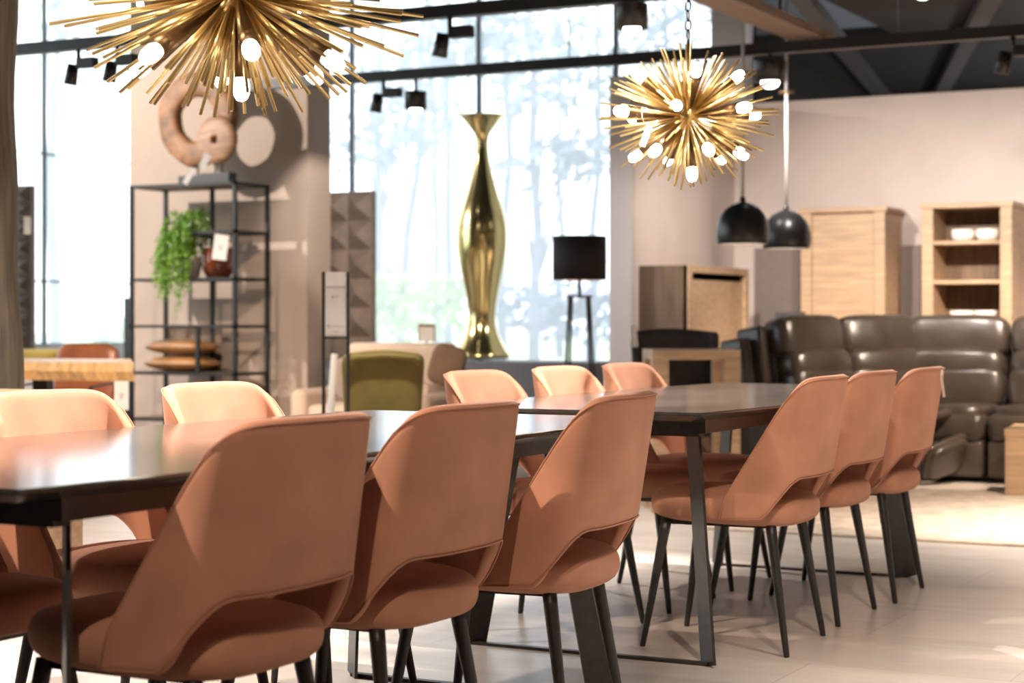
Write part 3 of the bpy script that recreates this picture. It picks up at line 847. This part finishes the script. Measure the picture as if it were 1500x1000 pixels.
# ------------------------------------------------------------------ patterned panels, sign stand
def diamond_panel(px0, px1, ytop, Y, label, z0=.0, cols=None):
    a = atY(px0, ytop, Y); c = atY(px1, ytop, Y)
    W, Ht = c.x-a.x, a.z-z0
    t = thing('carved_panel', label, 'panel', (a.x, Y, z0), 0, 'carved diamond panels')
    cs = .185
    nx = max(1, round(W/cs)); cs = W/nx; nz = round(Ht/cs)
    b = B(); box(b, (0, .0, 0), (W, .06, Ht)); obj('board', b, DIAMOND, t, smooth=False)
    b = B()
    for i in range(nx):
        for j in range(nz):
            x0, zz = i*cs, Ht-(j+1)*Ht/nz; h = Ht/nz
            v = [b.verts.new(q_) for q_ in ((x0, 0, zz), (x0+cs, 0, zz), (x0+cs, 0, zz+h), (x0, 0, zz+h), (x0+cs*.5, -.075, zz+h*.5))]
            for k in range(4): b.faces.new((v[k], v[(k+1) % 4], v[4]))
    obj('relief', b, DIAMOND, t, smooth=False)
diamond_panel(476, 545, 282, 12.35, 'carved grey brown diamond panel right of the beige pillar')
diamond_panel(24, 45, 272, 12.35, 'carved grey brown diamond panel seen beside the weathered post')
p = atD(474, 398, 9.0)
t = thing('sign_stand', 'thin black sign stand with white info sheet by the olive armchair', 'sign', (p.x, p.y, 0), YAW)
s = 9.0/F; ww = 36*s; zt = p.z
for x, nm in ((0, 'post'), (ww, 'post')):
    b = B(); box(b, (x-.008, -.008, 0), (x+.008, .008, zt)); obj(nm, b, BLACKMETAL, t, smooth=False)
b = B(); box(b, (0, -.008, zt-98*s), (ww, .008, zt-95*s)); box(b, (-.03, -.12, 0), (ww+.03, .12, .012)); obj('frame', b, BLACKMETAL, t, smooth=False)
b = B(); box(b, (.008, -.003, zt-95*s), (ww-.008, .003, zt)); sh = obj('sheet', b, WHITECARD, t, smooth=False)
b = B()
def ink(x0, x1, y0, y1): box(b, (x0*s, -.0045, zt-y1*s), (x1*s, -.003, zt-y0*s))
x = 4.0
while x < 31:                                   # heading too blurred to read
    ink(x, x+1.7, 21.0+random.uniform(-.4, .4), 24.0); x += 2.4
ink(12, 15, 35, 38.5); ink(13, 14, 38.5, 40); ink(17, 18.5, 35.5, 38); ink(20, 21.5, 35.5, 38)
ink(6, 9, 77.5, 81)
x = 10
while x < 30: ink(x, x+1.2, 79, 80.6); x += 1.9
ink(14, 22, 87.5, 88.5)
obj('print', b, INK, sh, smooth=False)

# ------------------------------------------------------------------ plinth, gold vase, floor lamp
v0 = atY(706, 527, 12.1)
bm = B(); box(bm, (-7.75, 11.75, .12), (-5.5, 12.3, v0.z), .01); 
t = thing('display_plinth', 'long blue grey display bench carrying the gold vase', 'bench', (-6.85, 12.02, 0))
bm.transform(Matrix.Translation((6.85, -12.02, 0))); obj('body', bm, PLINTHMAT, t, smooth=False)
b = B(); box(b, (-.85, -.2, 0), (1.25, .2, .12)); obj('base', b, BLACKMETAL, t, smooth=False)
sv = (12.1/_dir(706, 470).y)/F
prof_px = [(3, 525), (44, 525), (42, 519), (35, 508), (26, 494), (20, 476), (19.5, 458), (23, 432), (30, 402), (36.5, 370), (38.5, 345), (35.5, 318), (29, 298), (21, 275), (13.5, 248), (9.5, 224), (8.5, 208), (10.5, 197), (17, 184), (27, 174), (36, 168.5), (35, 168), (26, 175), (9, 199), (3, 206)]
b = B(); lathe(b, [(r_*sv, (526-y_)*sv) for r_, y_ in prof_px], 64)
o = obj('gold_vase', b, VASEGOLD, None, loc=(v0.x, v0.y, v0.z+.002), subdiv=1); tag(o, 'tall slender gold vase on the display bench by the window', 'vase')
lp = atY(849, 470, 11.3); sl = (11.3/_dir(849, 470).y)/F
t = thing('tripod_floor_lamp', 'black floor lamp with drum shade at right end of window', 'floor lamp', (lp.x, lp.y, 0))
zs0, zs1 = atY(849, 410, 11.3).z, atY(849, 346, 11.3).z
b = B(); lathe(b, [(39*sl, zs0), (39.3*sl, (zs0+zs1)/2), (39*sl, zs1)], 48); obj('lamp_shade', b, SHADEBLK, t, solid=.004)
b = B(); lathe(b, [(38.4*sl, zs0+.002), (38.4*sl, zs1-.004)], 48); obj('shade_lining', b, SHADEIN, t)
b = B(); pillow(b, .06, .06, .09, TR(0, 0, (zs0+zs1)/2-.02), 1); obj('bulb', b, BULB, t)
b = B(); tube(b, [(0, 0, atY(849, 436, 11.3).z), (0, 0, zs1-.04)], .011, 10); obj('pole', b, BLACKMETAL, t)
zr = atY(849, 434, 11.3).z
b = B(); tube(b, [(.085*math.cos(a), .085*math.sin(a), zr) for a in [2*PI*i/24 for i in range(24)]], .007, 8, closed=True); box(b, (-.085, -.006, zr-.005), (.085, .006, zr+.005)); obj('ring', b, BLACKMETAL, t)
for k in range(4):
    a = PI/4+k*PI/2+.3; b = B(); tube(b, [(.085*math.cos(a), .085*math.sin(a), zr), (.16*math.cos(a), .16*math.sin(a), 0)], .010, 8); obj('leg', b, BLACKMETAL, t)

# ------------------------------------------------------------------ olive armchair, cream sofa and cushions, white chair
p = atD(560, 508, 9.9)
t = thing('olive_armchair', 'olive velvet armchair seen from behind, right of the sign stand', 'armchair', (p.x, p.y, 0), YAW+.16)
b = B(); so = 9.9/F
rings = []
for k in range(14):
    f_ = k/13; z = .30 + (p.z-.30)*f_
    hw = (53+9*f_)*so if f_ < .86 else (62-4*(f_-.86)/.14)*so
    yy = -.02-.05*f_
    r = []
    for (sx, sy) in ((-1, -.2), (-1, .5), (-.8, 1), (.8, 1), (1, .5), (1, -.2), (.88, -1), (.45, -1.1), (0, -1.15), (-.45, -1.1), (-.88, -1)):
        zz = z - (.020*(abs(sx))**2 if f_ > .9 else 0)
        r.append(Vector((sx*hw, yy+sy*.055, zz)))
    rings.append(r)
loft(b, rings); obj('backrest', b, OLIVE, t, subdiv=2)
b = B(); tube(b, [(-.185, -.125, p.z-.085), (-.16, -.137, p.z-.055), (0, -.143, p.z-.045), (.16, -.137, p.z-.055), (.185, -.125, p.z-.085)], .016, 10); obj('piping', b, OLIVE, t)
b = B(); pillow(b, .52, .5, .2, TR(0, .28, .36), .35); obj('seat', b, OLIVE, t)
for sx in (-1, 1):
    b = B(); pillow(b, .08, .42, .24, TR(sx*.20, .24, .42), .4); obj('armrest', b, OLIVE, t)
    for y in (.02, .48):
        b = B(); tube(b, [(sx*.2, y, .30), (sx*.21, y, 0)], [.018, .011], 8); obj('leg', b, OAKDARK, t)
p = atD(600, 502, 12.4); sp = 12.4/F
t = thing('cream_sofa', 'cream sofa behind the olive armchair under the window', 'sofa', (p.x, p.y, 0), YAW-.28)
b = B(); box(b, (-.46, .0, .0), (.28, .22, p.z), .05, 4); obj('backrest', b, CREAM, t)
b = B(); box(b, (-.46, -.75, .0), (.28, .0, .36), .04, 3); obj('base', b, CREAM, t)
for x in (-.46, -.09):
    b = B(); pillow(b, .37, .72, .16, TR(x+.185, -.38, .43), .3); obj('seat_cushion', b, CREAM, t)
b = B(); box(b, (-.58, -.70, .0), (-.465, .22, .60), .05, 4); obj('armrest', b, CREAM, t)
b = B(); box(b, (.285, -.78, .0), (.40, .22, .58), .05, 4); obj('armrest', b, CREAM, t)
for (px, py, rz, tilt, lab, mt) in ((655, 535, YAW-.1, .28, 'sand coloured cushion leaning at the right end of the cream sofa', SANDCUSH), (634, 535, YAW-.4, .25, 'paler cushion standing behind the sand coloured one on the cream sofa', CREAM)):
    q = atD(px, py, 11.95 if mt is SANDCUSH else 12.1)
    b = B(); pillow(b, .23, .27, .10, None, .5, 28, 12); b.transform(Matrix.Rotation(tilt, 4, 'Y') @ Matrix.Rotation(PI/2, 4, 'X'))
    o = obj('throw_cushion', b, mt, None, loc=q, rotz=rz); tag(o, lab, 'cushion', 'cushions on the cream sofa')
p = atD(625, 489, 13.05)
t = thing('table_sign', 'small white display card with brown edge behind the cream sofa', 'sign', (p.x, p.y, 0), YAW)
s2 = 13.05/F
b = B(); box(b, (-12*s2, -.004, p.z-11*s2), (12*s2, .004, p.z+14*s2)); obj('card', b, WHITECARD, t, smooth=False)
b = B(); box(b, (-12.5*s2, -.006, p.z+11*s2), (12.5*s2, .006, p.z+14.5*s2)); box(b, (10.5*s2, -.006, p.z-11*s2), (12.5*s2, .006, p.z+12*s2)); box(b, (-12.5*s2, -.006, p.z-11*s2), (-11*s2, .006, p.z+12*s2)); obj('frame', b, RINGWOOD, t, smooth=False)
b = B(); tube(b, [(0, 0, 0), (0, 0, p.z-11*s2)], .008, 8); lathe(b, [(.002, .012), (.1, .01), (.1, 0), (.002, 0)], 20); obj('stand', b, BLACKMETAL, t)
p = atD(485, 520, 10.75)
t = thing('white_armchair', 'white wooden armchair between sign stand posts and olive armchair', 'chair', (p.x, p.y, 0), YAW+.1)
for (x, y) in ((0, 0), (.0, .40), (.42, 0), (.42, .40)):
    b = B(); tube(b, [(x, y, 0), (x-.01, y, .40), (x+.02, y+.01, p.z)], [.016, .022, .018], 8); obj('leg', b, WHITEPAINT, t)
for x in (0, .42):
    b = B(); tube(b, [(x, 0, .62), (x+.012, .15, .66), (x, .40, .64)], .022, 8); obj('armrest', b, WHITEPAINT, t)
b = B(); pillow(b, .44, .42, .12, TR(.21, .20, .44), .35); obj('seat', b, CREAM, t)
b = B(); pillow(b, .38, .05, .26, TR(.21, .02, p.z-.14), .35); obj('backrest', b, CREAM, t)

# ------------------------------------------------------------------ right hand group: cabinets
fx = -4.93
c0 = atX(1007, 388, fx)
Yh = c0.y; ye = atX(1095, 400, fx).y
t = thing('oak_highboard', 'oak highboard with darker side behind the charcoal chair', 'cabinet', (-5.30, Yh, 0))
D_, Lh, Hh = fx+5.30, ye-Yh, c0.z
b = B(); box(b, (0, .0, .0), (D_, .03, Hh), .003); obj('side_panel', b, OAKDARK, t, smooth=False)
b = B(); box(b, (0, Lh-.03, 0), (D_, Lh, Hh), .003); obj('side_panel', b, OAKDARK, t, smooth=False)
b = B(); box(b, (0, .03, Hh-.04), (D_, Lh-.03, Hh), .003); obj('top', b, OAK, t, smooth=False)
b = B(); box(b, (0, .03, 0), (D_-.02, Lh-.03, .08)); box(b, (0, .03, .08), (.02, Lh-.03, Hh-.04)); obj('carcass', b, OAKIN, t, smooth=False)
b = B(); box(b, (D_-.03, .0, 0), (D_+.01, .07, Hh)); box(b, (D_-.03, Lh-.07, 0), (D_+.01, Lh, Hh)); box(b, (D_-.03, .07, Hh-.05), (D_+.01, Lh-.07, Hh)); obj('front_frame', b, OAK, t, smooth=False)
for k in range(2):
    y0_ = .08+k*(Lh-.16)/2; b = B(); box(b, (D_-.03, y0_, .09), (D_-.008, y0_+(Lh-.16)/2-.004, Hh-.10)); obj('door', b, OAK, t, smooth=False)
# tall cabinet
YC = 13.5
def cab_x(px): return atY(px, 400, YC).x
xa, xb = cab_x(1173), cab_x(1296)
Ht = atY(1235, 304, YC).z
t = thing('oak_tall_cabinet', 'tall oak cabinet with one panel door behind the leather sofa', 'cabinet', (xa, YC, 0))
W = xb-xa
b = B(); box(b, (0, .03, 0), (W, .45, Ht-.035), .003); obj('body', b, OAK, t, smooth=False)
b = B(); box(b, (-.02, -.01, Ht-.035), (W+.02, .46, Ht), .004); obj('top', b, OAK, t, smooth=False)
for x in (0, W-.085): 
    b = B(); box(b, (x, 0, 0), (x+.085, .03, Ht-.035), .003); obj('stile', b, OAK, t, smooth=False)
b = B(); box(b, (.088, .008, .1), (W-.088, .03, Ht-.06), .003); dd = obj('door', b, OAK, t, smooth=False)
# vitrine
xa, xb = cab_x(1350), cab_x(1482)
Hv = atY(1415, 296, YC).z
t = thing('oak_display_cabinet', 'oak open display cabinet with white bowls at the right edge', 'cabinet', (xa, YC, 0)); W = xb-xa
for x in (0, W-.085):
    b = B(); box(b, (x, 0, 0), (x+.085, .42, Hv-.04), .003); obj('side_panel', b, OAK, t, smooth=False)
b = B(); box(b, (-.01, -.01, Hv-.04), (W+.01, .43, Hv), .004); obj('top', b, OAK, t, smooth=False)
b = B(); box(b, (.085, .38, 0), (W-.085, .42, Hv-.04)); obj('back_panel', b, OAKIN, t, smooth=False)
zsh = [atY(1415, y_, YC).z for y_ in (352, 410, 466)]
for z in zsh + [.10]:
    b = B(); box(b, (.085, .01, z-.028), (W-.085, .38, z), .003); obj('shelf', b, OAK, t, smooth=False)
def bowl(px, zi, lab, r=.085, h=.085):
    q = atY(px, 400, YC+.14); b = B()
    lathe(b, [(.003, .004), (r*.55, .0), (r*.9, .012), (r, h*.5), (r, h), (r*.95, h), (r*.93, h*.5), (r*.8, .02), (.003, .012)], 32)
    tag(obj('white_bowl', b, PORCELAIN, None, loc=(q.x, q.y, zsh[zi]+.001)), lab, 'bowl', 'white bowls in the display cabinet')
bowl(1411, 0, 'white bowl on the upper cabinet shelf, left of its twin'); bowl(1447, 0, 'white bowl on the upper cabinet shelf, right of its twin')
bowl(1409, 2, 'white bowl just over the sofa back, left of its twin', .085, .055); bowl(1444, 2, 'white bowl just over the sofa back, right of its twin', .085, .055)
# taupe sheet low on the wall behind the cabinets
xa, xb = atY(1106, 400, 13.97).x, atY(1349, 400, 13.97).x
bm = B(); box(bm, (xa, 13.96, 0), (xb, 13.999, 1.62)); struct('trim_6', bm, TAUPE)
# speaker-like dark box behind the sofa
q = atD(1158, 457, 13.2)
b = B(); box(b, (-.09, -.07, 0), (.09, .07, q.z), .005); tag(obj('dark_side_table', b, DARKFABRIC, None, loc=(q.x, q.y, 0), smooth=False), 'small dark box top just above the sofa back left of the tall cabinet', 'box')

# charcoal chair and oak table in front of highboard
q = atD(985, 480, 11.2)
t = thing('charcoal_chair', 'charcoal upholstered tub chair behind the oak side table', 'chair', (q.x, q.y, 0), YAW+.15)
b = B(); N = 20; G = []
for i in range(N+1):
    a = PI*(i/N) ; 
    x = -math.cos(a)*.255; y = -math.sin(a)**.8*.22
    hi = q.z - .02*abs(math.cos(a))**2
    col = []
    for j in range(7):
        z = .36 + (hi-.36)*j/6; fl = .80+.2*j/6
        col.append(b.verts.new((x*fl, -(y)*.9-.10, z)))
    G.append(col)
for a_, c_ in zip(G, G[1:]):
    for j in range(6): b.faces.new((a_[j], c_[j], c_[j+1], a_[j+1]))
obj('backrest', b, DARKFABRIC, t, solid=.05, subdiv=1)
b = B(); pillow(b, .44, .44, .14, TR(0, -.12, .42), .35); obj('seat', b, DARKFABRIC, t)
for sx in (-1, 1):
    for y in (-.28, .06):
        b = B(); tube(b, [(sx*.17, y, .38), (sx*.2, y*1.1, 0)], [.014, .009], 8); obj('leg', b, BLACKMETAL, t)
q = atD(956, 512, 10.0); q2 = atD(1085, 510, 10.03)
ang = math.atan2(q2.y-q.y, q2.x-q.x); Lc = (q2-q).length
t = thing('oak_side_table', 'square edged oak table left of the sofa arm', 'table', (q.x, q.y, 0), ang)
b = B(); box(b, (0, 0, q.z-.055), (Lc, .42, q.z), .003); obj('table_top', b, OAK, t, smooth=False)
for x in (0, Lc-.09):
    for y in (0, .33):
        b = B(); box(b, (x, y, 0), (x+.09, y+.09, q.z-.055), .003); obj('leg', b, OAK, t, smooth=False)

# ------------------------------------------------------------------ leather sectional sofa
t = thing('leather_sectional_sofa', 'dark brown leather reclining corner sofa on the right', 'sofa', (0, 0, 0))
SOFA = t
path = []
P = Vector((-3.52, 12.72)); units = [('c', P, Vector((-2.80, 12.72))), ('d', Vector((-2.80, 12.72)), Vector((-2.08, 12.72))), ('e', Vector((-2.08, 12.72)), Vector((-1.36, 12.72)))]
d2 = Vector((-math.cos(R(48)), -math.sin(R(48))))*.64; Q2 = P+d2
d1 = Vector((-math.cos(R(66)), -math.sin(R(66))))*.62; Q1 = Q2+d1
units = [('a', Q1, Q2), ('b', Q2, P)] + units
ZS = .47
for nm, a, c in units:
    dv = c-a; Wd = dv.length; ang = math.atan2(dv.y, dv.x)
    M0 = Matrix.Translation((a.x, a.y, 0)) @ Matrix.Rotation(ang, 4, 'Z')
    def part(name, fn, mat=LEATHER, **k):
        b = B(); fn(b); b.transform(M0); return obj(name, b, mat, t, **k)
    cx = Wd/2
    part('unit_base', lambda b: box(b, (.012, -.80, .03), (Wd-.012, -.05, .30), .03, 3))
    part('seat_cushion', lambda b: (box(b, (.008, -.86, .26), (Wd-.008, -.18, ZS-.02), .06, 4), pillow(b, Wd*.96, .62, .10, TR(cx, -.52, ZS-.02), .4)))
    part('back_panel', lambda b: box(b, (.01, -.16, .06), (Wd-.01, .06, .99), .05, 4, TR(0, 0, 0, 0, R(-6))))
    part('backrest_cushion', lambda b: (pillow(b, Wd*.97, .22, .30, TR(cx, -.20, .585, 0, R(-10)), .42), pillow(b, Wd*.95, .24, .24, TR(cx, -.16, .735, 0, R(-10)), .5)))
    part('headrest_cushion', lambda b: pillow(b, Wd*.985, .25, .30, TR(cx, -.06, .925, 0, R(-12)), .42))
    part('front_panel', lambda b: box(b, (.015, -.845, .04), (Wd-.015, -.79, .27), .02, 3))
ang = math.atan2((Q2-Q1).y, (Q2-Q1).x)
M0 = Matrix.Translation((Q1.x, Q1.y, 0)) @ Matrix.Rotation(ang, 4, 'Z')
b = B(); box(b, (-.20, -.86, .04), (-.01, .02, .62), .06, 4); b.transform(M0); obj('armrest', b, LEATHER, t)
b = B(); box(b, (-.085, -.16, .3), (-.005, .07, 1.0), .03, 4, TR(0, 0, 0, 0, R(-8))); b.transform(M0); obj('wing', b, LEATHER, t)
b = B(); box(b, (-.20, -.10, .1), (-.10, .12, .93), .03, 4, TR(0, 0, 0, 0, R(-8))); b.transform(M0); obj('wing', b, LEATHER, t)
# open footrest
fr = atD(1382, 668, 11.75); 
b = B(); box(b, (-.17, -.03, -.13), (.17, .03, .13), .03, 4); pillow(b, .32, .10, .24, TR(0, -.02, 0), .45)
b.transform(TR(fr.x, fr.y, fr.z, YAW+.55, R(28), R(-14))); obj('footrest', b, LEATHER, t)
b = B(); box(b, (-.15, -.03, -.10), (.15, .03, .10), .03, 4)
g = atD(1362, 622, 11.9); b.transform(TR(g.x, g.y, g.z, YAW+.55, R(40), R(-10))); obj('footrest', b, LEATHER, t)
b = B(); tube(b, [atD(1365, 690, 11.8), atD(1340, 660, 12.1), atD(1320, 640, 12.3)], .018, 8); tube(b, [atD(1392, 680, 11.9), atD(1370, 640, 12.2)], .018, 8); obj('footrest_linkage', b, BLACKMETAL, t)

# coffee table, rug
q = atD(1471, 727, 10.9); 
t = thing('oak_coffee_table', 'chunky oak block coffee table at the right edge', 'coffee table', (q.x, q.y, .016), .12)
b = B(); hh = atD(1471, 628, 10.9).z
box(b, (0, 0, hh-.06), (.9, .6, hh-.016), .004); obj('table_top', b, OAK, t, smooth=False)
b = B(); box(b, (0.004, .004, 0), (.894, .596, hh-.06), .004); obj('block_base', b, OAK, t, smooth=False)
r0 = atZ(1350, 747, .01); r1 = atZ(1500, 747, .01)
b = B(); box(b, (-3.45, 8.62, .001), (1.2, 11.2, .015), .005, 2); o = obj('cream_rug', b, RUGMAT, None, smooth=False); tag(o, 'cream wool rug under the coffee table before the leather sofa', 'rug')

# ------------------------------------------------------------------ lights
def sp(name, pos, tgt, W_, ang, col=(1, .84, .68), blend=.35, r=.03):
    l = bpy.data.lights.new(name, 'SPOT'); l.energy = W_; l.spot_size = R(ang); l.spot_blend = blend; l.color = col; l.shadow_soft_size = r
    o = bpy.data.objects.new(name, l); COL.objects.link(o); o.location = pos
    d = Vector(tgt)-Vector(pos); o.rotation_euler = d.to_track_quat('-Z', 'Y').to_euler(); return o
WARM = (1, .80, .62); NEUT = (1, .91, .83)
# lamps on assumed ceiling tracks out of view, for the chairs
sp('spot_chairs_near', (-1.75, 4.75, 3.2), (-3.05, 3.95, .72), 1600, 40, NEUT, .5)
sp('spot_chairs_far', (-1.7, 4.9, 3.2), (-3.1, 5.9, .72), 1200, 40, NEUT, .5)
sp('spot_chairs_far', (-1.7, 8.3, 3.2), (-3.1, 6.9, .72), 1000, 36, NEUT, .5)
sp('spot_key_near', (-.5, .2, 3.2), (-2.0, 3.6, .7), 270, 46, WARM)
sp('spot_wing_near', (-3.4, 1.6, 3.2), (-2.05, 3.7, .8), 650, 44, WARM)
sp('spot_wing_far', (-3.4, 4.4, 3.2), (-2.05, 6.5, .8), 330, 40, WARM)
sp('spot_key_far', (-.3, 2.4, 3.1), (-1.9, 6.2, .7), 330, 34, WARM)
# unseen spots added to brighten the aisle floor
for i, (x, y) in enumerate(((-.2, 4.4), (.3, 6.8), (-.9, 9.3), (1.2, 5.4), (-4.6, 4.0), (-4.8, 7.6))):
    sp('aisle_fill', (x, y, 3.25), (x+.1, y+.1, 0), (700, 850, 950, 750, 900, 900)[i], 78, NEUT, .7, .05)
sp('spot_cross', (-3.9, 8.9, 3.25), (-1.3, 5.6, 0), 1500, 60, NEUT, .5, .02)
# fill light added to brighten the dark post
sp('post_fill', (-2.6, 2.9, 3.2), (-4.6, 5.2, 1.5), 60, 40, WARM, .5)
# pillar and shelf from the left front
sp('spot_pillar', (-10.2, 8.8, 3.5), (-8.4, 11.7, 1.6), 850, 62, NEUT, .4, .02)
for i, x in enumerate((-4.4, -3.3, -2.2, -1.1)):
    sp('spot_wall', (x, YA, 2.62), (x+.1, 14.0, 1.15), 310, 80, NEUT, 1)
sp('spot_return', (-3.6, YA, 2.62), (-5.3, 12.8, 1.1), 220, 60, NEUT, .8)
sp('spot_sofa', (-1.6, YA, 2.62), (-3.0, 12.4, .7), 650, 60, WARM, .5)
sp('spot_rug', (-1.0, YBk, 2.62), (-1.8, 10.2, 0), 500, 70, WARM, .5)
sp('slab_fill', (-6.6, 5.4, 2.9), (-7.6, 8.3, .75), 700, 50, WARM, .5)  # unseen spot placed to brighten the slab's front edge
sp('lounge_fill', (-5.6, 7.6, 3.0), (-7.2, 10.2, .7), 480, 56, WARM, .6)  # unseen spot added to brighten the cream sofa corner
# unseen point light added behind the showroom wall to brighten the ceiling
l = bpy.data.lights.new('ceiling_fill', 'POINT'); l.energy = 110; l.color = (1, .93, .86); l.shadow_soft_size = .3
o = bpy.data.objects.new('ceiling_fill', l); COL.objects.link(o); o.location = (-2.6, 16.6, 1.6)
sp('panel_fill', (-7.0, YA-.1, 2.62), (-8.1, 12.3, 1.5), 130, 40, NEUT, .6)  # extra spot added to bring out the carved relief
